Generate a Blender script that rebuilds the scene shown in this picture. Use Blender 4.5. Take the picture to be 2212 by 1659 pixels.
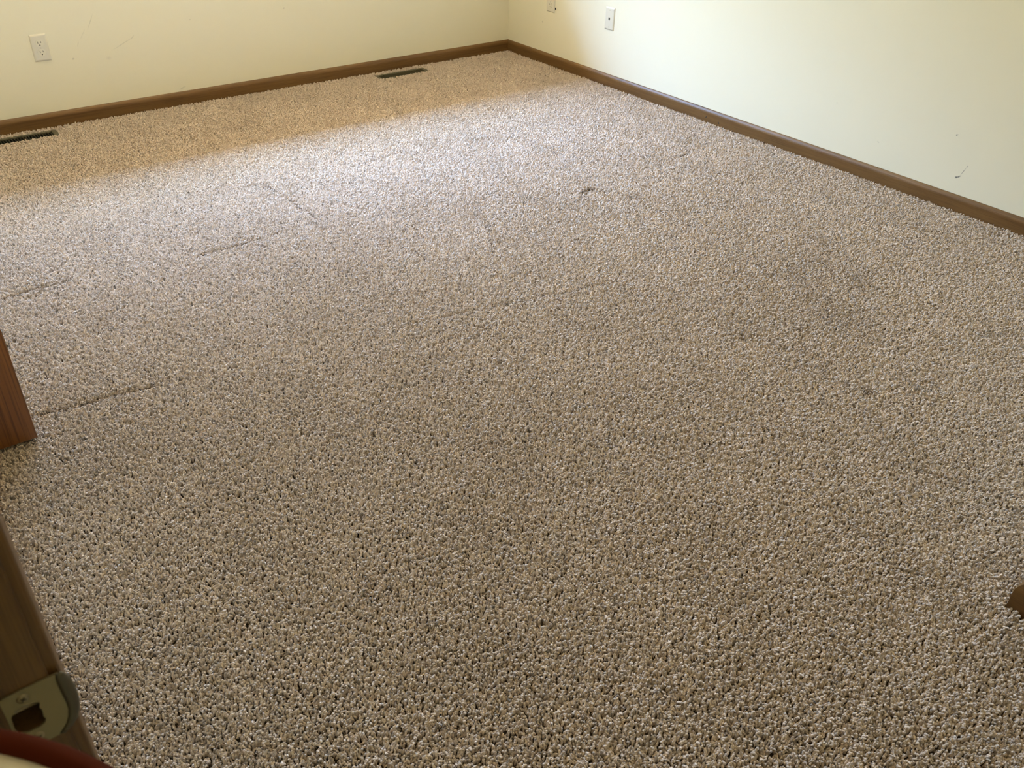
import bpy, bmesh, math, random
import numpy as np
from mathutils import Vector, Matrix

for o in list(bpy.data.objects):
    bpy.data.objects.remove(o, do_unlink=True)
SC = bpy.context.scene
C = SC.collection
random.seed(7)
RNG = np.random.default_rng(11)

# ------------------------------------------------------------------ camera
# world: x=0 is the right wall, y=0 the back wall, z=0 the top of the carpet
CAM = (-3.49958, -4.47288, 1.38873)
YAW, PITCH, ROLL, FPX = 0.681065, 0.601608, 0.0350085, 1908.85
cam_d = bpy.data.cameras.new('camera')
cam = bpy.data.objects.new('camera', cam_d)
C.objects.link(cam)
fw = Vector((math.sin(YAW) * math.cos(PITCH), math.cos(YAW) * math.cos(PITCH), -math.sin(PITCH)))
rt = Vector((math.cos(YAW), -math.sin(YAW), 0))
up = rt.cross(fw)
r2 = rt * math.cos(ROLL) + up * math.sin(ROLL)
u2 = up * math.cos(ROLL) - rt * math.sin(ROLL)
m = Matrix((r2, u2, -fw)).transposed().to_4x4()
m.translation = Vector(CAM)
cam.matrix_world = m
cam_d.sensor_fit = 'HORIZONTAL'
cam_d.sensor_width = 4.8
cam_d.lens = FPX * 4.8 / 2212
cam_d.clip_start = 0.01
cam_d.dof.use_dof = True
cam_d.dof.focus_distance = 2.9
cam_d.dof.aperture_fstop = 2.2
SC.camera = cam

# ------------------------------------------------------------------ light
EXPOSURE = 0.08
SC.view_settings.view_transform = 'Standard'
SC.view_settings.look = 'None'
SC.view_settings.gamma = 1.0
SC.view_settings.exposure = EXPOSURE
SC.view_settings.use_curve_mapping = False

WIN = (-3.05, -0.78, 0.97, 2.06)        # x0, x1, sill, head of the window in the back wall
EAVE = (0.95, 2.34)                     # how far the roof overhang reaches, and its height
world = bpy.data.worlds.new('world')
SC.world = world
world.use_nodes = True
nt = world.node_tree
nt.nodes.clear()
wo = nt.nodes.new('ShaderNodeOutputWorld')
bg = nt.nodes.new('ShaderNodeBackground')
tc = nt.nodes.new('ShaderNodeTexCoord')
sx = nt.nodes.new('ShaderNodeSeparateXYZ')
mr = nt.nodes.new('ShaderNodeMapRange')
mr.inputs[1].default_value = -1
mr.inputs[2].default_value = 1
rp = nt.nodes.new('ShaderNodeValToRGB')
nt.links.new(tc.outputs['Generated'], sx.inputs[0])
nt.links.new(sx.outputs['Z'], mr.inputs[0])
nt.links.new(mr.outputs[0], rp.inputs[0])
nt.links.new(rp.outputs[0], bg.inputs[0])
nt.links.new(bg.outputs[0], wo.inputs[0])
SKY_K = 284.0
BANDS = (                                # elevation in degrees, colour: unseen ground, treeline and sky, invented bands shaped for the room's light
    (-90, (0.1080, 0.0960, 0.0755)), (-4, (0.1080, 0.0960, 0.0755)), (0, (0.0120, 0.0180, 0.0180)), (13, (0.0120, 0.0180, 0.0180)), (19, (0.060, 0.096, 0.158)), (25, (0.062, 0.100, 0.165)),
    (31, (0.099, 0.172, 0.308)), (38, (0.205, 0.355, 0.690)), (47, (0.335, 0.580, 1.0)), (90, (0.335, 0.580, 1.0)))
rp.color_ramp.interpolation = 'LINEAR'
el = rp.color_ramp.elements
for i, (dg_, c) in enumerate(BANDS):
    p = (math.sin(math.radians(dg_)) + 1) / 2
    if i == 0 or i == len(BANDS) - 1:
        e = el[0] if i == 0 else el[-1]
        e.position = p
    else:
        e = el.new(p)
    e.color = tuple(c) + (1,)
bg.inputs[1].default_value = SKY_K

pd = bpy.data.lights.new('window_daylight', 'AREA')   # portal: guides the sky's own light through the window
pd.shape = 'RECTANGLE'
pd.size = WIN[1] - WIN[0]
pd.size_y = WIN[3] - WIN[2]
pd.cycles.is_portal = True
po = bpy.data.objects.new('window_daylight', pd)
po.location = ((WIN[0] + WIN[1]) / 2, 0.10, (WIN[2] + WIN[3]) / 2)
po.rotation_euler = (-math.pi / 2, 0, 0)   # faces -y, into the room
C.objects.link(po)

lamp_d = bpy.data.lights.new('hall_fill', 'POINT')  # added fill light with no known source, set over the blurred object
lamp_d.energy = 3.0
lamp_d.color = (1.0, 0.72, 0.42)
lamp_d.shadow_soft_size = 0.12
lamp_o = bpy.data.objects.new('hall_fill', lamp_d)
lamp_o.location = (-3.95, -4.30, 2.28)
C.objects.link(lamp_o)

# ------------------------------------------------------------------ helpers
def tag(o, label=None, cat=None, group=None, kind=None):
    if label: o['label'] = label
    if cat: o['category'] = cat
    if group: o['group'] = group
    if kind: o['kind'] = kind
    return o

def empty(name, loc=(0, 0, 0), rot=(0, 0, 0), parent=None):
    o = bpy.data.objects.new(name, None)
    C.objects.link(o)
    o.location = loc
    o.rotation_euler = rot
    o.parent = parent
    o.empty_display_size = 0.05
    return o

def obj(name, bm, mat, parent=None, smooth=False, bevel=0.0, segs=2):
    me = bpy.data.meshes.new(name)
    bmesh.ops.recalc_face_normals(bm, faces=bm.faces)
    bm.to_mesh(me)
    bm.free()
    me.materials.append(mat)
    if smooth:
        for p in me.polygons: p.use_smooth = True
    o = bpy.data.objects.new(name, me)
    C.objects.link(o)
    o.parent = parent
    if bevel:
        b = o.modifiers.new('bevel', 'BEVEL')
        b.width = bevel
        b.segments = segs
        b.limit_method = 'ANGLE'
    return o

def box(bm, x0, x1, y0, y1, z0, z1):
    v = [bm.verts.new(p) for p in ((x0, y0, z0), (x1, y0, z0), (x1, y1, z0), (x0, y1, z0), (x0, y0, z1), (x1, y0, z1), (x1, y1, z1), (x0, y1, z1))]
    for f in ((0, 3, 2, 1), (4, 5, 6, 7), (0, 1, 5, 4), (1, 2, 6, 5), (2, 3, 7, 6), (3, 0, 4, 7)):
        bm.faces.new([v[i] for i in f])

def boxes(*bs):
    bm = bmesh.new()
    for b in bs: box(bm, *b)
    return bm

def prism(poly, d0, d1, axes='xz'):
    """polygon in two axes, extruded along the third between d0 and d1"""
    bm = bmesh.new()
    def P(a, b, d):
        if axes == 'xz': return (a, d, b)
        if axes == 'yz': return (d, a, b)
        return (a, b, d)
    lo = [bm.verts.new(P(a, b, d0)) for a, b in poly]
    hi = [bm.verts.new(P(a, b, d1)) for a, b in poly]
    n = len(poly)
    bm.faces.new(lo)
    bm.faces.new(hi)
    for i in range(n):
        bm.faces.new((lo[i], lo[(i + 1) % n], hi[(i + 1) % n], hi[i]))
    return bm

def lathe(prof, n=48):
    bm = bmesh.new()
    rings = []
    for r, z in prof:
        if r < 1e-6:
            rings.append([bm.verts.new((0, 0, z))])
        else:
            rings.append([bm.verts.new((r * math.cos(2 * math.pi * i / n), r * math.sin(2 * math.pi * i / n), z)) for i in range(n)])
    for a, b in zip(rings, rings[1:]):
        for i in range(n):
            j = (i + 1) % n
            if len(a) == 1 and len(b) == 1: continue
            if len(a) == 1: bm.faces.new((a[0], b[i], b[j]))
            elif len(b) == 1: bm.faces.new((a[i], a[j], b[0]))
            else: bm.faces.new((a[i], a[j], b[j], b[i]))
    return bm

# ------------------------------------------------------------------ materials
class NT:
    def __init__(self, name):
        self.m = bpy.data.materials.new(name)
        self.m.use_nodes = True
        self.t = self.m.node_tree
        self.b = self.t.nodes['Principled BSDF']
        self.co = self.t.nodes.new('ShaderNodeTexCoord')
    def n(self, kind, **kw):
        nd = self.t.nodes.new('ShaderNode' + kind)
        for k, v in kw.items(): setattr(nd, k, v)
        return nd
    def l(self, a, b): self.t.links.new(a, b)
    def pos(self, scale=(1, 1, 1), rot=(0, 0, 0), loc=(0, 0, 0)):
        mp = self.n('Mapping')
        mp.inputs['Scale'].default_value = scale
        mp.inputs['Rotation'].default_value = rot
        mp.inputs['Location'].default_value = loc
        self.l(self.co.outputs['Object'], mp.inputs[0])
        return mp.outputs[0]
    def noise(self, vec, scale, detail=4, rough=0.55):
        nz = self.n('TexNoise')
        nz.inputs['Scale'].default_value = scale
        nz.inputs['Detail'].default_value = detail
        nz.inputs['Roughness'].default_value = rough
        self.l(vec, nz.inputs['Vector'])
        return nz.outputs['Fac']
    def ramp(self, fac, stops):
        r = self.n('ValToRGB')
        e = r.color_ramp.elements
        e[0].position, e[0].color = stops[0][0], tuple(stops[0][1]) + (1,)
        e[1].position, e[1].color = stops[-1][0], tuple(stops[-1][1]) + (1,)
        for p, c in stops[1:-1]:
            q = e.new(p)
            q.color = tuple(c) + (1,)
        self.l(fac, r.inputs[0])
        return r.outputs[0]
    def mix(self, fac, a, b, mode='MIX'):
        x = self.n('Mix', data_type='RGBA', blend_type=mode)
        for s, v in ((x.inputs[0], fac), (x.inputs[6], a), (x.inputs[7], b)):
            if isinstance(v, (int, float)): s.default_value = v
            elif isinstance(v, (tuple, list)): s.default_value = tuple(v) + (1,)
            else: self.l(v, s)
        return x.outputs[2]
    def math(self, op, a, b=0.0):
        x = self.n('Math', operation=op)
        for s, v in ((x.inputs[0], a), (x.inputs[1], b)):
            if isinstance(v, (int, float)): s.default_value = v
            else: self.l(v, s)
        return x.outputs[0]
    def bump(self, h, strength, dist):
        bp = self.n('Bump')
        bp.inputs['Strength'].default_value = strength
        bp.inputs['Distance'].default_value = dist
        self.l(h, bp.inputs['Height'])
        self.l(bp.outputs[0], self.b.inputs['Normal'])
    def out(self, col=None, rough=0.5, metal=0.0, spec=0.5):
        if col is not None:
            if isinstance(col, (tuple, list)): self.b.inputs['Base Color'].default_value = tuple(col) + (1,)
            else: self.l(col, self.b.inputs['Base Color'])
        self.b.inputs['Roughness'].default_value = rough
        self.b.inputs['Metallic'].default_value = metal
        self.b.inputs['Specular IOR Level'].default_value = spec
        return self.m

def flat(name, col, rough=0.5, metal=0.0, spec=0.5):
    return NT(name).out(col, rough, metal, spec)

PAINT = (0.735, 0.69, 0.522)

def paint(name, marks=(), wall='y'):
    """cream wall paint; marks are scuffs: (a, z, length, width, angle, strength) on the wall's own plane"""
    t = NT(name)
    v = t.pos()
    n1 = t.noise(v, 1.3, 3)
    col = t.mix(n1, tuple(c * 0.985 for c in PAINT), tuple(min(1, c * 1.012) for c in PAINT))
    for a, z, ln, wd, ang, st in marks:
        mp = t.n('Mapping', vector_type='TEXTURE')
        if wall == 'y':
            mp.inputs['Location'].default_value = (a, 0, z)
            mp.inputs['Rotation'].default_value = (0, -ang, 0)
            mp.inputs['Scale'].default_value = (ln / 2, 1, wd / 2)
        else:
            mp.inputs['Location'].default_value = (0, a, z)
            mp.inputs['Rotation'].default_value = (ang, 0, 0)
            mp.inputs['Scale'].default_value = (1, ln / 2, wd / 2)
        t.l(t.co.outputs['Object'], mp.inputs[0])
        ln_ = t.n('VectorMath', operation='LENGTH')
        t.l(mp.outputs[0], ln_.inputs[0])
        r = t.n('MapRange')
        r.inputs[1].default_value = 1.0
        r.inputs[2].default_value = 0.3
        t.l(ln_.outputs['Value'], r.inputs[0])
        breakup = t.noise(v, 160, 2)
        f = t.math('MULTIPLY', t.math('MULTIPLY', r.outputs[0], st), t.math('ADD', t.math('MULTIPLY', breakup, 1.4), 0.1))
        col = t.mix(t.math('MINIMUM', f, 0.95), col, (0.10, 0.095, 0.08))
    t.bump(t.noise(v, 190, 2), 0.05, 0.0008)
    return t.out(col, 0.55, 0, 0.35)

def wood(name, dark, light, axis='x', rough=0.38, scale=1.0, pores=0.45):
    t = NT(name)
    s = {'x': (1.6, 38, 38), 'y': (38, 1.6, 38), 'z': (38, 38, 1.6)}[axis]
    v = t.pos(tuple(k * scale for k in s))
    w = t.noise(v, 1.0, 6, 0.62)
    col = t.ramp(w, ((0.30, dark), (0.70, light)))
    s2 = {'x': (7, 420, 420), 'y': (420, 7, 420), 'z': (420, 420, 7)}[axis]
    pz = t.ramp(t.noise(t.pos(tuple(k * scale for k in s2)), 1.0, 2), ((0.34, (0.45, 0.42, 0.4)), (0.5, (1, 1, 1))))
    col = t.mix(pores, col, t.mix(1.0, col, pz, 'MULTIPLY'))
    t.bump(w, 0.08, 0.0006)
    return t.out(col, rough, 0, 0.35)

M = {}
M['wall_back'] = paint('cream_paint_back', (
    (-2.395, 0.425, 0.085, 0.0045, 1.05, 0.30), (-2.440, 0.375, 0.07, 0.0045, 0.95, 0.16), (-2.468, 0.338, 0.03, 0.005, 1.2, 0.25),
    (-2.272, 0.316, 0.13, 0.005, 0.42, 0.28), (-2.225, 0.338, 0.03, 0.005, 0.8, 0.28), (-2.503, 0.277, 0.014, 0.010, 0.3, 0.4),
    (-2.034, 0.076, 0.04, 0.008, 0.35, 0.30), (-1.454, 0.386, 0.014, 0.009, 0.3, 0.45), (-1.942, 0.385, 0.010, 0.007, 0, 0.3),
    (-2.35, 0.26, 0.03, 0.02, 0, 0.12)), 'y')
M['wall_right'] = paint('cream_paint_right', (
    (-2.929, 0.128, 0.030, 0.008, 2.5, 1.1), (-2.942, 0.154, 0.045, 0.004, 1.95, 0.8), (-2.9215, 0.124, 0.012, 0.011, 0, 1.1),
    (-2.951, 0.177, 0.012, 0.006, 2.1, 0.7), (-2.872, 0.281, 0.009, 0.009, 0, 1.0), (-2.876, 0.2835, 0.008, 0.005, 0, 0.5), (-0.3196, 0.2214, 0.013, 0.013, 0, 0.5),
    (-2.557, 0.161, 0.015, 0.006, 0.4, 0.3), (-2.322, 0.266, 0.007, 0.007, 0, 0.5)), 'x')
M['paint'] = paint('cream_paint')
M['ceiling'] = flat('ceiling_white', (0.84, 0.815, 0.74), 0.8)
M['base_x'] = wood('stained_oak_trim_along_wall', (0.105, 0.050, 0.014), (0.195, 0.104, 0.033), 'x', 0.42)
M['base_y'] = wood('stained_oak_trim_side_wall', (0.105, 0.050, 0.014), (0.195, 0.104, 0.033), 'y', 0.42)
M['oak'] = wood('oak_upright', (0.045, 0.021, 0.005), (0.165, 0.088, 0.025), 'z', 0.42, 1.8)
M['oak_door'] = wood('oak_door_veneer', (0.125, 0.042, 0.008), (0.235, 0.092, 0.020), 'z', 0.40, 0.55, 0.8)
M['white_vinyl'] = flat('white_vinyl', (0.8, 0.8, 0.78), 0.35)
M['plate'] = flat('ivory_plastic', (0.64, 0.60, 0.475), 0.32)
M['socket'] = flat('ivory_socket_plastic', (0.67, 0.63, 0.49), 0.3)
M['dark'] = flat('dark_slot', (0.012, 0.010, 0.008), 0.7)
M['screw_ivory'] = flat('ivory_screw', (0.55, 0.51, 0.40), 0.35)
M['brass'] = flat('brushed_nickel', (0.215, 0.185, 0.108), 0.5, 0.6)
M['brass_dark'] = flat('dark_nickel_lip', (0.085, 0.078, 0.055), 0.45, 0.6)  # darker tone for the lip than for its plate
M['screw'] = flat('steel_screw', (0.24, 0.205, 0.135), 0.4, 0.7)
M['register'] = flat('brown_enamelled_steel', (0.105, 0.090, 0.052), 0.5, 0.1, 0.3)
M['duct_shade'] = flat('painted_duct_shade', (0.004, 0.0035, 0.003), 0.9, 0, 0.1)  # near black: shade of a deep opening put into the colour
M['red'] = flat('dark_red_trim', (0.075, 0.014, 0.005), 0.95, 0.0, 0.1)
M['beige_cloth'] = flat('beige_cloth', (0.68, 0.63, 0.45), 0.9)
M['backing'] = flat('carpet_backing', (0.05, 0.033, 0.018), 0.95)
M['roof'] = flat('soffit_paint', (0.35, 0.32, 0.27), 0.8)

g = bpy.data.materials.new('window_glass')
g.use_nodes = True
gt = g.node_tree
gt.nodes.clear()
go = gt.nodes.new('ShaderNodeOutputMaterial')
gm = gt.nodes.new('ShaderNodeMixShader')
ga = gt.nodes.new('ShaderNodeBsdfTransparent')
gb = gt.nodes.new('ShaderNodeBsdfGlossy')
gl = gt.nodes.new('ShaderNodeLayerWeight')
gp = gt.nodes.new('ShaderNodeMath')
gp.operation = 'POWER'
gp.inputs[1].default_value = 4.0
gf = gt.nodes.new('ShaderNodeMath')
gf.operation = 'MULTIPLY_ADD'
gf.inputs[1].default_value = 0.5
gf.inputs[2].default_value = 0.04
gt.links.new(gl.outputs['Facing'], gp.inputs[0])
gt.links.new(gp.outputs[0], gf.inputs[0])
gb.inputs['Roughness'].default_value = 0.02
gt.links.new(gf.outputs[0], gm.inputs[0])
gt.links.new(ga.outputs[0], gm.inputs[1])
gt.links.new(gb.outputs[0], gm.inputs[2])
gt.links.new(gm.outputs[0], go.inputs[0])
M['glass'] = g

# ------------------------------------------------------------------ the setting
XL = -3.503          # room face of the left wall
YF = -4.15           # room face of the front wall
XA = -1.87           # where the entry alcove starts
YA = -4.95           # end of the alcove
H = 2.44
ZB = -0.014          # carpet backing
DY0, DY1 = -4.80, -3.9984   # clear opening of the doorway
CY0, CY1 = -2.425, -1.15   # closet opening
def struct(o): return tag(o, kind='structure')

struct(obj('floor', boxes((-4.95, 0.12, -5.15, 0.12, -0.12, ZB)), M['backing']))
struct(obj('ceiling', boxes((-4.95, 0.12, -5.15, 0.12, H, H + 0.12)), M['ceiling']))
x0, x1, z0, z1 = WIN
struct(obj('wall_back', boxes((-4.95, x0, 0, 0.12, ZB, H), (x1, 0.12, 0, 0.12, ZB, H), (x0, x1, 0, 0.12, ZB, z0), (x0, x1, 0, 0.12, z1, H)), M['wall_back']))
struct(obj('wall_right', boxes((0, 0.12, YF, 0, ZB, H)), M['wall_right']))
struct(obj('wall_front', boxes((XA, 0.12, -5.15, YF, ZB, H)), M['paint']))
struct(obj('wall_alcove', boxes((XL - 0.11, XA, -5.15, YA, ZB, H)), M['paint']))
struct(obj('wall_left', boxes((XL - 0.11, XL, DY1 + 0.02, CY0, ZB, H), (XL - 0.11, XL, CY1, 0, ZB, H), (XL - 0.11, XL, CY0, CY1, 2.03, H),
                              (XL - 0.11, XL, YA, DY0 - 0.02, ZB, H), (XL - 0.11, XL, DY0 - 0.02, DY1 + 0.02, 2.06, H)), M['paint']))
struct(obj('wall_closet', boxes((-4.28, -4.20, CY0 - 0.15, CY1 + 0.15, ZB, H), (-4.20, XL - 0.11, CY0 - 0.15, CY0 - 0.07, ZB, H), (-4.20, XL - 0.11, CY1 + 0.07, CY1 + 0.15, ZB, H)), M['paint']))
struct(obj('wall_hall', boxes((-4.95, -4.87, -5.15, -2.9, ZB, H), (-4.87, XL - 0.11, -2.98, -2.9, ZB, H), (-4.87, XL - 0.11, -5.15, -5.07, ZB, H)), M['paint']))
struct(obj('trim_1', boxes((-4.9, 0.6, 0.12, EAVE[0], EAVE[1], EAVE[1] + 0.12)), M['roof']))   # roof overhang outside

# window in the back wall, above the picture
w = struct(empty('window_1', ((x0 + x1) / 2, 0, z0)))
hw, hh = (x1 - x0) / 2, z1 - z0
fr = boxes((-hw, -hw + 0.04, 0.05, 0.115, 0, hh), (hw - 0.04, hw, 0.05, 0.115, 0, hh), (-hw + 0.04, hw - 0.04, 0.05, 0.115, 0, 0.04), (-hw + 0.04, hw - 0.04, 0.05, 0.115, hh - 0.04, hh))
obj('window_frame', fr, M['white_vinyl'], w)
obj('mullion', boxes((-0.03, 0.03, 0.05, 0.115, 0.04, hh - 0.04)), M['white_vinyl'], w)
obj('window_sill', boxes((-hw - 0.05, hw + 0.05, -0.03, 0.0, -0.03, -0.008)), M['base_x'], w, bevel=0.004)
for s in (-1, 1):
    a, b = (-hw + 0.04, -0.03) if s < 0 else (0.03, hw - 0.04)
    obj('pane', boxes((a, b, 0.082, 0.086, 0.04, hh - 0.04)), M['glass'], w)
cs = 0.057
obj('casing', boxes((-hw - cs, -hw, -0.012, 0, -0.09, hh + cs), (hw, hw + cs, -0.012, 0, -0.09, hh + cs), (-hw, hw, -0.012, 0, hh, hh + cs), (-hw, hw, -0.012, 0, -0.09, -0.03)), M['base_x'], w)

# baseboards: 60 mm visible, rounded ranch profile
BT, BH = 0.012, 0.0597
PROF = [(0, ZB), (BT, ZB), (BT, 0.040), (BT - 0.0006, 0.0445), (BT - 0.002, 0.0490), (BT - 0.0045, 0.0535), (BT - 0.007, 0.0568), (BT - 0.0092, 0.0588), (BT - 0.011, BH), (0, BH)]

def baseboard(name, p0, p1, nrm, mat, cut0=0, cut1=0):
    """profile swept from p0 to p1 along a wall; cut=1 inside mitre, -1 outside mitre"""
    d = Vector(p1) - Vector(p0)
    L = d.length
    d.normalize()
    nv = Vector(nrm)
    bm = bmesh.new()
    A, B = [], []
    for t, z in PROF:
        a = Vector(p0) + d * (cut0 * t) + nv * t
        b = Vector(p1) - d * (cut1 * t) + nv * t
        A.append(bm.verts.new((a.x, a.y, z)))
        B.append(bm.verts.new((b.x, b.y, z)))
    n = len(PROF)
    for i in range(n):
        bm.faces.new((A[i], A[(i + 1) % n], B[(i + 1) % n], B[i]))
    bm.faces.new(A)
    bm.faces.new(B)
    return struct(obj(name, bm, mat))

baseboard('baseboard_back', (XL, 0), (0, 0), (0, -1), M['base_x'], 1, 1)
rb = baseboard('baseboard_right', (0, 0), (0, YF), (-1, 0), None or M['base_y'], 1, 1)
baseboard('baseboard_front', (0, YF), (XA, YF), (0, 1), M['base_x'], 1, -1)
baseboard('baseboard_alcove', (XA, YF), (XA, YA), (-1, 0), M['base_y'], -1, 1)
baseboard('baseboard_left', (XL, CY0 - 0.075), (XL, DY1 + 0.075), (1, 0), M['base_y'])
baseboard('baseboard_left', (XL, 0), (XL, CY1 + 0.06), (1, 0), M['base_y'], 1, 0)

# two dark nail nicks in the right wall's baseboard
for yy, zz, an in ((-1.6306, 0.0194, 0.5), (-1.7138, 0.013, -0.6)):
    bm = bmesh.new()
    bmesh.ops.create_uvsphere(bm, u_segments=10, v_segments=6, radius=1)
    bmesh.ops.scale(bm, vec=(0.0006, 0.0028, 0.0065), verts=bm.verts)
    bmesh.ops.rotate(bm, matrix=Matrix.Rotation(an, 3, 'X'), verts=bm.verts)
    bmesh.ops.translate(bm, vec=(-BT, yy, zz), verts=bm.verts)
    obj('nail_nick', bm, M['dark'], rb)

# ------------------------------------------------------------------ doorway the picture is taken from
JX0, JX1 = XL - 0.115, -3.501
d1 = struct(empty('door_1', (XL, DY1, 0)))
def rel(o, p=None):
    o.matrix_parent_inverse = Matrix.Translation(d1.location).inverted()
    return o
jamb = rel(obj('side_jamb', boxes((JX0, JX1 - 0.0004, DY1, DY1 + 0.0195, ZB, 2.04)), M['oak'], d1, bevel=0.0018))
rel(obj('side_jamb', boxes((JX0, JX1, DY0 - 0.0195, DY0, ZB, 2.04)), M['oak'], d1, bevel=0.0018))
rel(obj('head_jamb', boxes((JX0, JX1, DY0 - 0.0195, DY1 + 0.0195, 2.04, 2.059)), M['oak'], d1))
for ya, yb in ((DY1 - 0.011, DY1), (DY0, DY0 + 0.011)):
    rel(obj('door_stop', boxes((JX1 - 0.075, JX1 - 0.040, ya, yb, ZB, 2.04)), M['oak'], d1, bevel=0.002))
def casing(ya, yb, flip):
    # moulded casing on the room side: inner edge thin, rounded nose
    t = 0.0095
    pr = [(XL, ya), (XL + t - 0.004, ya), (XL + t - 0.0018, ya + flip * 0.0008), (XL + t - 0.0005, ya + flip * 0.0026), (XL + t, ya + flip * 0.0055), (XL + t + 0.002, ya + flip * 0.03), (XL + t + 0.001, yb - flip * 0.003), (XL + t - 0.003, yb), (XL, yb)]
    return rel(obj('casing', prism(pr, ZB, 2.10, 'xy'), M['oak'], d1))
casing(DY1 + 0.0032, DY1 + 0.060, 1)
casing(DY0 - 0.005, DY0 - 0.062, -1)
rel(obj('head_casing', boxes((XL, XL + 0.010, DY0 - 0.005, DY1 + 0.005, 2.045, 2.10)), M['oak'], d1))

# strike plate on the jamb: plate with a D shaped hole and a curved lip
def mm(l): return [(a / 1000.0, b / 1000.0) for a, b in l]
outer = mm([(-3530.0, 889.0), (-3520, 889.3), (-3508, 889.4), (-3496.5, 889.0), (-3495.6, 886.5), (-3495.8, 874), (-3496.5, 858), (-3497.2, 846), (-3500.5, 836.5), (-3504.5, 832.8), (-3514, 832.6), (-3528.5, 832.6), (-3531.6, 834.5), (-3532.6, 838), (-3532.6, 884), (-3532.0, 887.8)])
hole = mm([(-3529.8, 869.3), (-3526.9, 872.9), (-3520.2, 874.8), (-3513.8, 873.3), (-3512.0, 870.6), (-3513.4, 866.3), (-3512.4, 863.2), (-3513.2, 856.2), (-3512.2, 853.6), (-3513.6, 850.5), (-3517.6, 848.6), (-3524.3, 848.8), (-3529.8, 852.0), (-3530.9, 857.5), (-3530.7, 864.5)])
PY = DY1 - 0.0016
def plate_mesh():
    bm = bmesh.new()
    from mathutils.geometry import tessellate_polygon
    A = [Vector((a, 0, b)) for a, b in outer]
    B = [Vector((a, 0, b)) for a, b in hole]
    pts = A + B
    tris = tessellate_polygon([[Vector((p.x, p.z, 0)) for p in A], [Vector((p.x, p.z, 0)) for p in B]])
    f_ = [bm.verts.new((p.x, PY, p.z)) for p in pts]
    k_ = [bm.verts.new((p.x, PY + 0.0015, p.z)) for p in pts]
    for t in tris:
        bm.faces.new([f_[i] for i in t])
        bm.faces.new([k_[i] for i in t])
    for o_, n in ((0, len(A)), (len(A), len(B))):
        for i in range(n):
            j = (i + 1) % n
            bm.faces.new((f_[o_ + i], f_[o_ + j], k_[o_ + j], k_[o_ + i]))
    return bm
sp = rel(obj('strike_plate', plate_mesh(), M['brass'], d1))
sp['label'] = 'worn nickel strike plate with latch hole and two screws'
# lip: a tongue that bends away round the casing's edge
bm = bmesh.new()
rows = []
N = 14
prof_r = [(-3495.9, 889.0), (-3493.6, 883.0), (-3491.6, 876.5), (-3490.7, 869.0), (-3490.5, 861.0), (-3491.0, 853.0), (-3492.4, 846.0), (-3494.8, 839.5), (-3498.6, 835.2), (-3503.0, 833.0)]
prof_l = [(-3497.0, 889.0), (-3498.0, 883.0), (-3498.2, 876.5), (-3498.0, 869.0), (-3497.6, 861.0), (-3497.8, 853.0), (-3499.5, 846.0), (-3502.0, 840.0), (-3505.0, 836.0), (-3508.0, 833.0)]
for (ax, az), (bx, bz) in zip(prof_l, prof_r):
    row = []
    for k in range(7):
        f = k / 6
        x = ax + (bx - ax) * math.sin(f * math.pi / 2)
        z = az + (bz - az) * f
        y = PY + 0.0011 - 0.0016 * math.sin(min(1, f * 2.4) * math.pi / 2) + 0.0055 * (1 - math.cos(f * math.pi / 2)) * min(1.0, abs(bx - ax) / 5.0)
        row.append(bm.verts.new((x / 1000, y, z / 1000)))
    rows.append(row)
for r_, s_ in zip(rows, rows[1:]):
    for k in range(6):
        bm.faces.new((r_[k], r_[k + 1], s_[k + 1], s_[k]))
lp = rel(obj('strike_lip', bm, M['brass_dark'], sp, smooth=True))
lp.matrix_parent_inverse = sp.matrix_world.inverted() if False else Matrix.Identity(4)
sl = lp.modifiers.new('solid', 'SOLIDIFY')
sl.thickness = 0.0014
sl.offset = 1
for xs, zs, an in ((-3.5198, 0.8815, 0.5), (-3.5204, 0.8412, -0.4)):
    bm = lathe([(0, 0.0009), (0.0024, 0.0008), (0.0036, 0.0003), (0.0040, -0.0004), (0.0040, -0.001)], 24)
    bmesh.ops.rotate(bm, matrix=Matrix.Rotation(math.pi / 2, 3, 'X'), verts=bm.verts)
    bmesh.ops.translate(bm, vec=(xs, PY - 0.0002, zs), verts=bm.verts)
    s = obj('screw', bm, M['screw'], sp, smooth=True)
    bm = bmesh.new()
    for q in (0, math.pi / 2):
        b2 = bmesh.new()
        box(b2, -0.0019, 0.0019, -0.0004, 0.0004, -0.0004, 0.0004)
        bmesh.ops.rotate(b2, matrix=Matrix.Rotation(an + q, 3, 'Y'), verts=b2.verts)
        bmesh.ops.translate(b2, vec=(xs, PY - 0.0010, zs), verts=b2.verts)
        me = bpy.data.meshes.new('tmp')
        b2.to_mesh(me)
        b2.free()
        bm.from_mesh(me)
        bpy.data.meshes.remove(me)
    me = s.data
    tmp = bpy.data.meshes.new('tmp')
    bm.to_mesh(tmp)
    bm.free()
    j = bmesh.new()
    j.from_mesh(me)
    n0 = len(j.faces)
    j.from_mesh(tmp)
    j.faces.ensure_lookup_table()
    for f in j.faces[n0:]: f.material_index = 1
    j.to_mesh(me)
    j.free()
    bpy.data.meshes.remove(tmp)
    me.materials.append(M['dark'])
# dark latch pocket behind the hole: cut in the jamb
pk = boxes((-3.5312, -3.5118, DY1 - 0.002, DY1 + 0.030, 0.8480, 0.8752))
pko = obj('pocket_cutter', pk, M['dark'])
bo = jamb.modifiers.new('pocket', 'BOOLEAN')
bo.object = pko
bo.operation = 'DIFFERENCE'
bo.solver = 'EXACT'
bpy.context.view_layer.update()
dg = bpy.context.evaluated_depsgraph_get()
newme = bpy.data.meshes.new_from_object(jamb.evaluated_get(dg))
jamb.modifiers.clear()
jamb.data = newme
bpy.data.objects.remove(pko, do_unlink=True)

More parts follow.
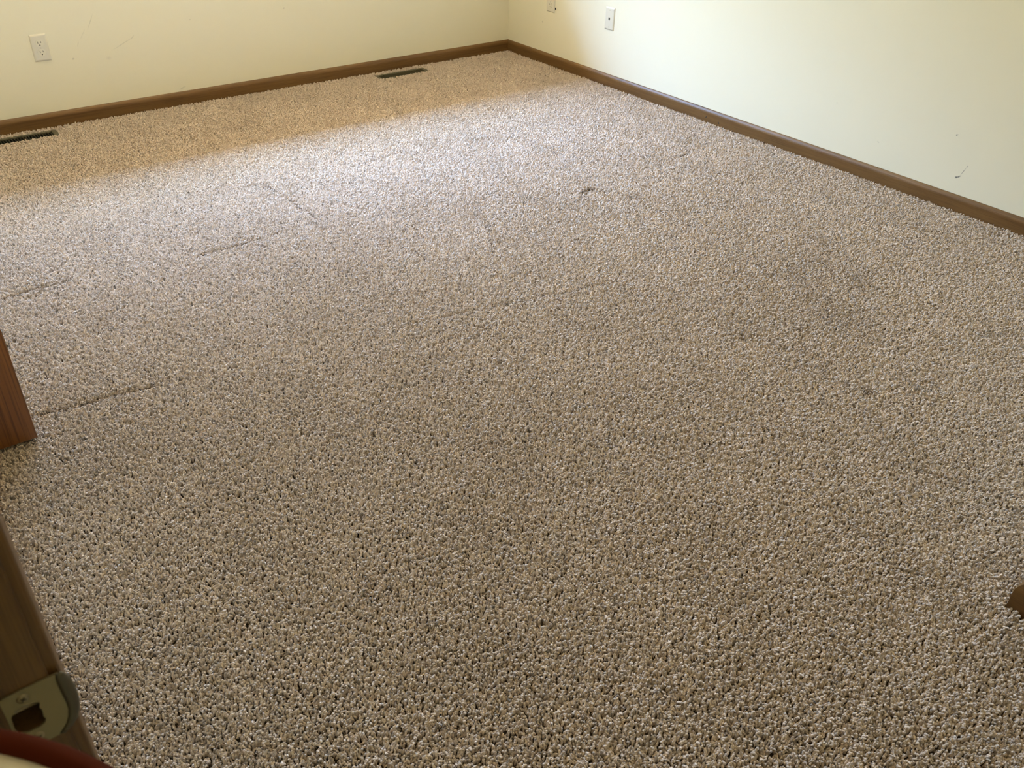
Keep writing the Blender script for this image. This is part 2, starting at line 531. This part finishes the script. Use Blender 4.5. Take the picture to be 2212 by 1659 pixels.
# ------------------------------------------------------------------ folded closet door by the left wall
cd = empty('closet_door', (-3.42, -2.412, 0))
tag(cd, 'dark stained oak closet door folded open at the left edge, its bottom corner just over the carpet', 'door')
PWD = 0.235
for k, y0_ in enumerate((0.0, 0.040)):
    pn = obj('door_panel', boxes((-PWD + 0.087, 0.087, y0_, y0_ + 0.034, 0.008, 1.99)), M['oak_door'], cd, bevel=0.0015)
bm = bmesh.new()
for z in (0.25, 1.0, 1.75):
    box(bm, 0.0865, 0.0885, 0.006, 0.068, z, z + 0.06)
obj('hinge', bm, M['brass'], cd)
bm = lathe([(0.0, 0.034), (0.012, 0.032), (0.016, 0.024), (0.014, 0.014), (0.007, 0.008), (0.007, 0.0)], 24)
bmesh.ops.rotate(bm, matrix=Matrix.Rotation(math.pi / 2, 3, 'X'), verts=bm.verts)
bmesh.ops.translate(bm, vec=(-0.02, 0, 0.95), verts=bm.verts)
obj('knob', bm, M['brass'], cd, smooth=True)

# ------------------------------------------------------------------ wall plates
def plate_bm(w=0.070, h=0.114, d=0.0062, inset=0.0065):
    """bevelled cover plate in local xz, front towards -y"""
    bm = bmesh.new()
    def ring(x, z, y, r):
        out = []
        for cx, cz, a0 in ((x - r, z - r, 0), (-x + r, z - r, 90), (-x + r, -z + r, 180), (x - r, -z + r, 270)):
            for k in range(4):
                a = math.radians(a0 + k * 30)
                out.append(bm.verts.new((cx + r * math.cos(a), y, cz + r * math.sin(a))))
        return out
    R = [ring(w / 2, h / 2, 0, 0.002), ring(w / 2, h / 2, -0.0015, 0.002), ring(w / 2 - 0.002, h / 2 - 0.002, -0.0036, 0.002), ring(w / 2 - 0.0045, h / 2 - 0.0045, -0.0053, 0.002), ring(w / 2 - inset - 0.001, h / 2 - inset - 0.001, -d, 0.002)]
    for a, b in zip(R, R[1:]):
        for i in range(16):
            bm.faces.new((a[i], a[(i + 1) % 16], b[(i + 1) % 16], b[i]))
    bm.faces.new(R[-1])
    bm.faces.new(R[0][::-1])
    return bm

def disc(bm, x, y0, y1, z, r, n=18, flat_=None):
    lo, hi = [], []
    for i in range(n):
        a = 2 * math.pi * i / n
        px, pz = r * math.cos(a), r * math.sin(a)
        if flat_: pz = max(-flat_, min(flat_, pz))
        lo.append(bm.verts.new((x + px, y0, z + pz)))
        hi.append(bm.verts.new((x + px * 0.96, y1, z + pz * 0.96)))
    bm.faces.new(hi)
    bm.faces.new(lo[::-1])
    for i in range(n):
        bm.faces.new((lo[i], lo[(i + 1) % n], hi[(i + 1) % n], hi[i]))

def make_outlet():
    t = empty('wall_outlet')
    obj('cover_plate', plate_bm(), M['plate'], t, smooth=False)
    for z in (0.0197, -0.0197):
        bm = bmesh.new()
        disc(bm, 0, -0.004, -0.0082, z, 0.0172, 32, 0.0142)
        s = obj('socket', bm, M['socket'], t)
        bm = bmesh.new()
        box(bm, -0.0073, -0.0053, -0.0086, -0.006, z - 0.0005, z + 0.0085)
        box(bm, 0.0053, 0.0073, -0.0086, -0.006, z + 0.0010, z + 0.0080)
        disc(bm, 0, -0.006, -0.0086, z - 0.0076, 0.0027, 14)
        obj('slot', bm, M['dark'], s)
    bm = bmesh.new()
    disc(bm, 0, -0.005, -0.0070, 0, 0.0032, 16)
    sc = obj('screw', bm, M['screw_ivory'], t)
    return t

def copy_tree(o, parent=None):
    c = o.copy()
    C.objects.link(c)
    c.parent = parent
    for ch in list(o.children):
        copy_tree(ch, c)
    return c

OG = 'duplex outlets low on the walls'
o1 = make_outlet()
o1.location = (-2.6273, 0, 0.3417)
tag(o1, 'ivory duplex outlet on the back wall above the left floor vent', 'outlet', OG)
o2 = copy_tree(o1)
o2.location = (0, -0.3889, 0.3438)
o2.rotation_euler = (0, 0, -math.pi / 2)
tag(o2, 'ivory duplex outlet on the right wall nearest the room corner, cut by the top edge', 'outlet', OG)
# small dark block for an unidentified mark at that outlet's right edge
bm = boxes((-0.004, -0.0005, -0.4335, -0.4275, 0.3065, 0.3175))
ck = obj('dark_mark', bm, M['dark'], bevel=0.001)
tag(ck, 'tiny dark mark at the right edge of the outlet nearest the corner', 'clip')

jk = empty('wall_jack', (0, -0.87646, 0.34223), (0, 0, -math.pi / 2))
tag(jk, 'ivory wall plate with one small dark jack hole, right of the corner outlet', 'wall jack')
obj('cover_plate', plate_bm(), M['plate'], jk)
bm = bmesh.new()
box(bm, -0.0055, 0.0055, -0.0068, -0.004, -0.0055, 0.0065)
box(bm, -0.003, 0.003, -0.0068, -0.004, -0.0085, -0.0055)
obj('jack_hole', bm, M['dark'], jk)
for z in (0.0415, -0.0415):
    bm = bmesh.new()
    disc(bm, 0, -0.005, -0.0072, z, 0.0030, 16)
    obj('screw', bm, M['screw_ivory'], jk)

# ------------------------------------------------------------------ floor vents
VENTS = ((-2.8265, -0.093), (-0.828, -0.098))
VL, VW = 0.337, 0.104
def make_vent():
    t = empty('floor_vent')
    hl, hw_ = VL / 2, VW / 2
    ol, ow = 0.141, 0.0315
    bm = bmesh.new()
    def ring(a, b, z):
        return [bm.verts.new(p) for p in ((-a, -b, z), (a, -b, z), (a, b, z), (-a, b, z))]
    R = [ring(hl, hw_, -0.0125), ring(hl, hw_, -0.0090), ring(hl - 0.004, hw_ - 0.004, -0.0055), ring(ol + 0.002, ow + 0.002, -0.0050), ring(ol, ow, -0.0065), ring(ol, ow, -0.0125)]
    for a, b in zip(R, R[1:]):
        for i in range(4):
            bm.faces.new((a[i], a[(i + 1) % 4], b[(i + 1) % 4], b[i]))
    obj('frame', bm, M['register'], t)
    ns = 24
    for i in range(ns):
        x = -ol + (i + 0.5) * 2 * ol / ns
        bm = boxes((-0.00045, 0.00045, -ow, ow, -0.0045, 0.0042))
        bmesh.ops.rotate(bm, matrix=Matrix.Rotation(0.06, 3, 'Y'), verts=bm.verts)
        s = obj('louver', bm, M['register'], t)
        s.location = (x, 0, -0.0105)
    obj('duct_shade', boxes((-ol - 0.001, ol + 0.001, -ow - 0.001, ow + 0.001, -0.0190, -0.01355)), M['duct_shade'], t)  # flat slab painted black to stand for the opening's depth shade
    return t
v1 = make_vent()
v1.location = (VENTS[0][0], VENTS[0][1], 0)
tag(v1, 'brown metal floor vent at the left edge of the picture below the left outlet', 'vent', 'floor vents along the back wall')
v2 = copy_tree(v1)
v2.location = (VENTS[1][0], VENTS[1][1], 0)
tag(v2, 'brown metal floor vent by the baseboard near the room corner', 'vent', 'floor vents along the back wall')

# ------------------------------------------------------------------ unidentified blurred object by the camera, given a made-up tub shape
bn = empty('blurred_object', (-3.679, -4.254, ZB))
tag(bn, 'unidentified blurred beige object with a dark red rim below the strike plate in the bottom left corner', 'unidentified object')
R = 0.194
obj('body', lathe([(0, 0.0), (R - 0.03, 0.0), (R - 0.022, 0.01), (R + 0.006, 0.989), (R - 0.004, 0.989), (R - 0.03, 0.02), (0, 0.02)], 72), M['beige_cloth'], bn, smooth=True)
obj('rim', lathe([(R + 0.0080 + 0.0072 * math.cos(a), 0.997 + 0.0070 * math.sin(a)) for a in [2 * math.pi * k / 16 for k in range(17)]], 96), M['red'], bn, smooth=True)
obj('lid', lathe([(0, 1.016), (0.08, 1.014), (0.14, 1.011), (R - 0.012, 1.005), (R + 0.005, 0.999), (R + 0.002, 0.991), (0, 0.991)], 72), M['beige_cloth'], bn, smooth=True)

# ------------------------------------------------------------------ carpet pile
def carpet():
    sp_ = 0.0044
    xs = np.arange(XL - 0.10, 0 - 0.004, sp_)
    ys = np.arange(YA, 0 - 0.004, sp_ * 0.94)
    X, Y = np.meshgrid(xs, ys)
    X = X + (np.arange(len(ys)) % 2)[:, None] * sp_ / 2
    X = X.ravel()
    Y = Y.ravel()
    n = len(X)
    X = X + RNG.normal(0, sp_ * 0.26, n)
    Y = Y + RNG.normal(0, sp_ * 0.24, n)
    keep = (X < -BT - 0.0015) & (Y < -BT - 0.0015) & (Y > YA + 0.012)
    keep &= ~((X > XA - BT - 0.002) & (Y < YF + BT + 0.002))
    left = X < XL + BT + 0.001
    keep &= ~left | ((Y > DY0 + 0.002) & (Y < DY1 - 0.003) & (X > XL - 0.06)) | ((Y > CY0 + 0.01) & (Y < CY1 - 0.01))
    for vx, vy in VENTS:
        keep &= ~((np.abs(X - vx) < VL / 2 - 0.006) & (np.abs(Y - vy) < VW / 2 - 0.010))
    X, Y = X[keep], Y[keep]
    n = len(X)
    def lf(scale, seed, oct_=3):
        """smooth value noise from random plane waves"""
        r = np.random.default_rng(seed)
        out = np.zeros(n)
        for k in range(14 * oct_):
            f = scale * (0.5 + 1.5 * r.random())
            a = r.random() * 2 * np.pi
            out += np.sin((X * np.cos(a) + Y * np.sin(a)) * f * 2 * np.pi + r.random() * 6.28)
        return out / math.sqrt(7 * oct_)
    big = lf(1.1, 1)
    mid = lf(5.0, 2)
    fine = lf(28.0, 3)
    def cells(size, seed, frac=1.0, ax=1.0):
        """distance and offset from every tuft to the nearest of a jittered grid of points"""
        r = np.random.default_rng(seed)
        nx, ny = int(4.2 * ax / size) + 4, int(5.4 / size) + 4
        jx, jy = r.random((nx, ny)), r.random((nx, ny))
        on = r.random((nx, ny)) < frac
        rr = 0.7 + 0.6 * r.random((nx, ny))
        u, v = (X + 3.8) * ax / size + 1, (Y + 5.2) / size + 1
        iu, iv = u.astype(int), v.astype(int)
        best = np.full(n, 9.0)
        ox, oy = np.zeros(n), np.zeros(n)
        for a in (-1, 0, 1):
            for b in (-1, 0, 1):
                p, q = iu + a, iv + b
                ex, ey = p + jx[p, q] - u, q + jy[p, q] - v
                d = np.where(on[p, q], np.hypot(ex, ey) / rr[p, q], 9.0)
                c = d < best
                best = np.where(c, d, best)
                ox, oy = np.where(c, ex, ox), np.where(c, ey, oy)
        return best * size, ox * size / ax, oy * size
    cl, kx, ky = cells(0.0082, 21, 1.0, 0.62)            # strands gather in small twisted clumps
    pit, _, _ = cells(0.0165, 22, 0.75)      # and here and there leave a dark pit
    h = 0.0142 + RNG.normal(0, 0.0012, n) + 0.0006 * fine
    # pile lean: drifts over the floor with foot traffic
    ang = RNG.random(n) * 2 * np.pi
    lean = np.abs(RNG.normal(0.0020, 0.0012, n))
    dx = 0.30 * kx + np.cos(ang) * lean + 0.0002 * mid + 0.0003
    dy = 0.30 * ky + np.sin(ang) * lean + 0.0003 * lf(4.0, 5) - 0.0004
    # pressed lines left by furniture, and thin spots
    line_shade = np.zeros(n)                     # furrow shade of the pressed lines, painted as darker yarn
    def line(xa, ya, xb, yb, w, dh, push):
        L = math.hypot(xb - xa, yb - ya)
        ux, uy = (xb - xa) / L, (yb - ya) / L
        t = (X - xa) * ux + (Y - ya) * uy
        s = -(X - xa) * uy + (Y - ya) * ux
        wob = 0.003 * np.sin(t * 40) + 0.0015 * np.sin(t * 97 + 1)
        mask = np.exp(-((s - wob) / w) ** 2) * (t > 0) * (t < L) * np.clip(np.minimum(t, L - t) / 0.03, 0, 1)
        nonlocal h, dx, dy, line_shade
        h = h * (1 - 0.55 * dh * mask)
        line_shade = np.maximum(line_shade, min(0.9, 1.35 * dh) * np.exp(-((s - wob) / (0.62 * w)) ** 2) * (mask > 0.02))
        q = np.sign(s - wob) * mask * push
        dx = dx - uy * q
        dy = dy + ux * q
    line(-2.164, -1.165, -2.155, -1.31, 0.008, 0.62, 0.001)
    line(-2.153, -1.36, -2.147, -1.62, 0.008, 0.60, 0.001)
    line(-2.63, -1.650, -2.39, -1.645, 0.009, 0.70, 0.001)
    line(-2.38, -1.64, -2.15, -1.63, 0.006, 0.45, 0.001)
    line(-3.36, -1.595, -3.016, -1.584, 0.011, 0.70, 0.0015)
    line(-3.30, -1.64, -3.05, -1.625, 0.006, 0.45, 0.001)
    line(-3.33, -2.295, -3.02, -2.334, 0.012, 0.75, 0.002)
    line(-2.30, -1.185, -2.19, -1.16, 0.007, 0.60, 0.001)
    line(-1.75, -1.20, -1.48, -1.17, 0.010, 0.45, 0.001)
    line(-2.15, -1.72, -1.90, -1.70, 0.008, 0.40, 0.001)
    line(-2.32, -2.45, -1.55, -2.62, 0.010, 0.35, 0.001)
    line(-1.75, -3.52, -1.55, -3.95, 0.02, 0.25, 0.001)
    line(-0.5, -1.915, -0.4, -1.885, 0.007, 0.65, 0.001)
    # darker soiled spots (colour of the yarn itself), with the lines' painted shade added
    soil_and_shade = np.clip(0.03 + 0.018 * big + 0.012 * lf(2.6, 8), 0, 1) + line_shade * (0.7 + 0.3 * np.sign(fine))
    def spot(x, y, rx, ry, a, st):
        c_, s_ = math.cos(a), math.sin(a)
        u = ((X - x) * c_ + (Y - y) * s_) / rx
        v = (-(X - x) * s_ + (Y - y) * c_) / ry
        nonlocal soil_and_shade
        soil_and_shade = soil_and_shade + st * np.exp(-(u * u + v * v) ** 2)
    spot(-1.115, -1.972, 0.045, 0.012, 0.15, 0.75)
    spot(-1.085, -1.955, 0.02, 0.012, 0.2, 0.5)
    spot(-0.45, -1.90, 0.05, 0.008, 0.2, 0.4)
    spot(-1.4346, -3.5089, 0.018, 0.012, 0.3, 0.7)
    spot(-1.15, -3.05, 0.45, 0.28, 0.6, 0.10)
    spot(-1.75, -2.75, 0.28, 0.12, 0.0, 0.09)
    spot(-2.28, -1.69, 0.05, 0.02, 0.0, 0.15)
    spot(-1.0, -2.12, 0.05, 0.03, 0.0, 0.2)
    rnd = RNG.random(n)
    tone = 1.0 + RNG.normal(0, 0.07, n) + 0.010 * mid
    flk, _, _ = cells(0.019, 31, 0.7)
    tone = tone * np.where(rnd < 0.04, 0.7, 1.0) * (1 - 0.42 * np.exp(-(flk / 0.0034) ** 4))     # scattered darker flecks of yarn
    h = h * (1 - 0.80 * np.exp(-(pit / 0.0034) ** 4)) - 0.0044 * np.clip(cl / 0.0045, 0, 1.35) ** 2
    K = 5
    P = np.zeros((n, K, 3), np.float32)
    Rd = np.zeros((n, K), np.float32)
    tz = np.array([0.0, 0.38, 0.72, 0.94, 0.99])
    tl = np.array([0.0, 0.15, 0.50, 0.90, 1.15])
    rad = np.array([0.0014, 0.0017, 0.00195, 0.0018, 0.0011])
    curl = RNG.normal(0, 0.0009, (n, 2))
    rs = 1.0 + RNG.normal(0, 0.12, n)
    for k in range(K):
        P[:, k, 0] = X + dx * tl[k] + curl[:, 0] * math.sin(k * 1.7) * (k > 0)
        P[:, k, 1] = Y + dy * tl[k] + curl[:, 1] * math.cos(k * 1.7) * (k > 0)
        P[:, k, 2] = ZB + h * tz[k]
        Rd[:, k] = rad[k] * rs
    cu = bpy.data.hair_curves.new('carpet_pile')
    cu.add_curves([K] * n)
    cu.attributes['position'].data.foreach_set('vector', P.ravel())
    ra = cu.attributes.get('radius') or cu.attributes.new('radius', 'FLOAT', 'POINT')
    ra.data.foreach_set('value', Rd.ravel())
    for nm, arr in (('tone', tone), ('soil_and_shade', np.clip(soil_and_shade, 0, 1)), ('hue', RNG.random(n))):
        a_ = cu.attributes.new(nm, 'FLOAT', 'CURVE')
        a_.data.foreach_set('value', np.asarray(arr, np.float32))
    o = bpy.data.objects.new('carpet_pile', cu)
    C.objects.link(o)
    t = NT('carpet_yarn')
    def at(nm):
        q = t.n('Attribute', attribute_type='GEOMETRY', attribute_name=nm)
        return q.outputs['Fac']
    base = t.ramp(at('hue'), ((0.0, (0.60, 0.492, 0.400)), (0.35, (0.63, 0.525, 0.420)), (0.7, (0.62, 0.515, 0.425)), (1.0, (0.65, 0.545, 0.440))))
    base = t.mix(at('soil_and_shade'), base, (0.17, 0.115, 0.07))
    tn = t.n('VectorMath', operation='SCALE')
    t.l(base, tn.inputs[0])
    t.l(at('tone'), tn.inputs['Scale'])
    mat = t.out(tn.outputs[0], 0.9, 0, 0.06)
    cu.materials.append(mat)
    tag(o, 'beige twisted cut pile carpet with small dark flecks covering the whole floor', 'carpet', kind='stuff')
    return n
N_TUFTS = carpet()
SC.cycles_curves.shape = 'THICK'
SC.cycles.max_bounces = 9
SC.cycles.diffuse_bounces = 6
SC.cycles.use_adaptive_sampling = True
SC.cycles.adaptive_threshold = 0.02
SC.cycles.sample_clamp_indirect = 8
print('tufts', N_TUFTS)
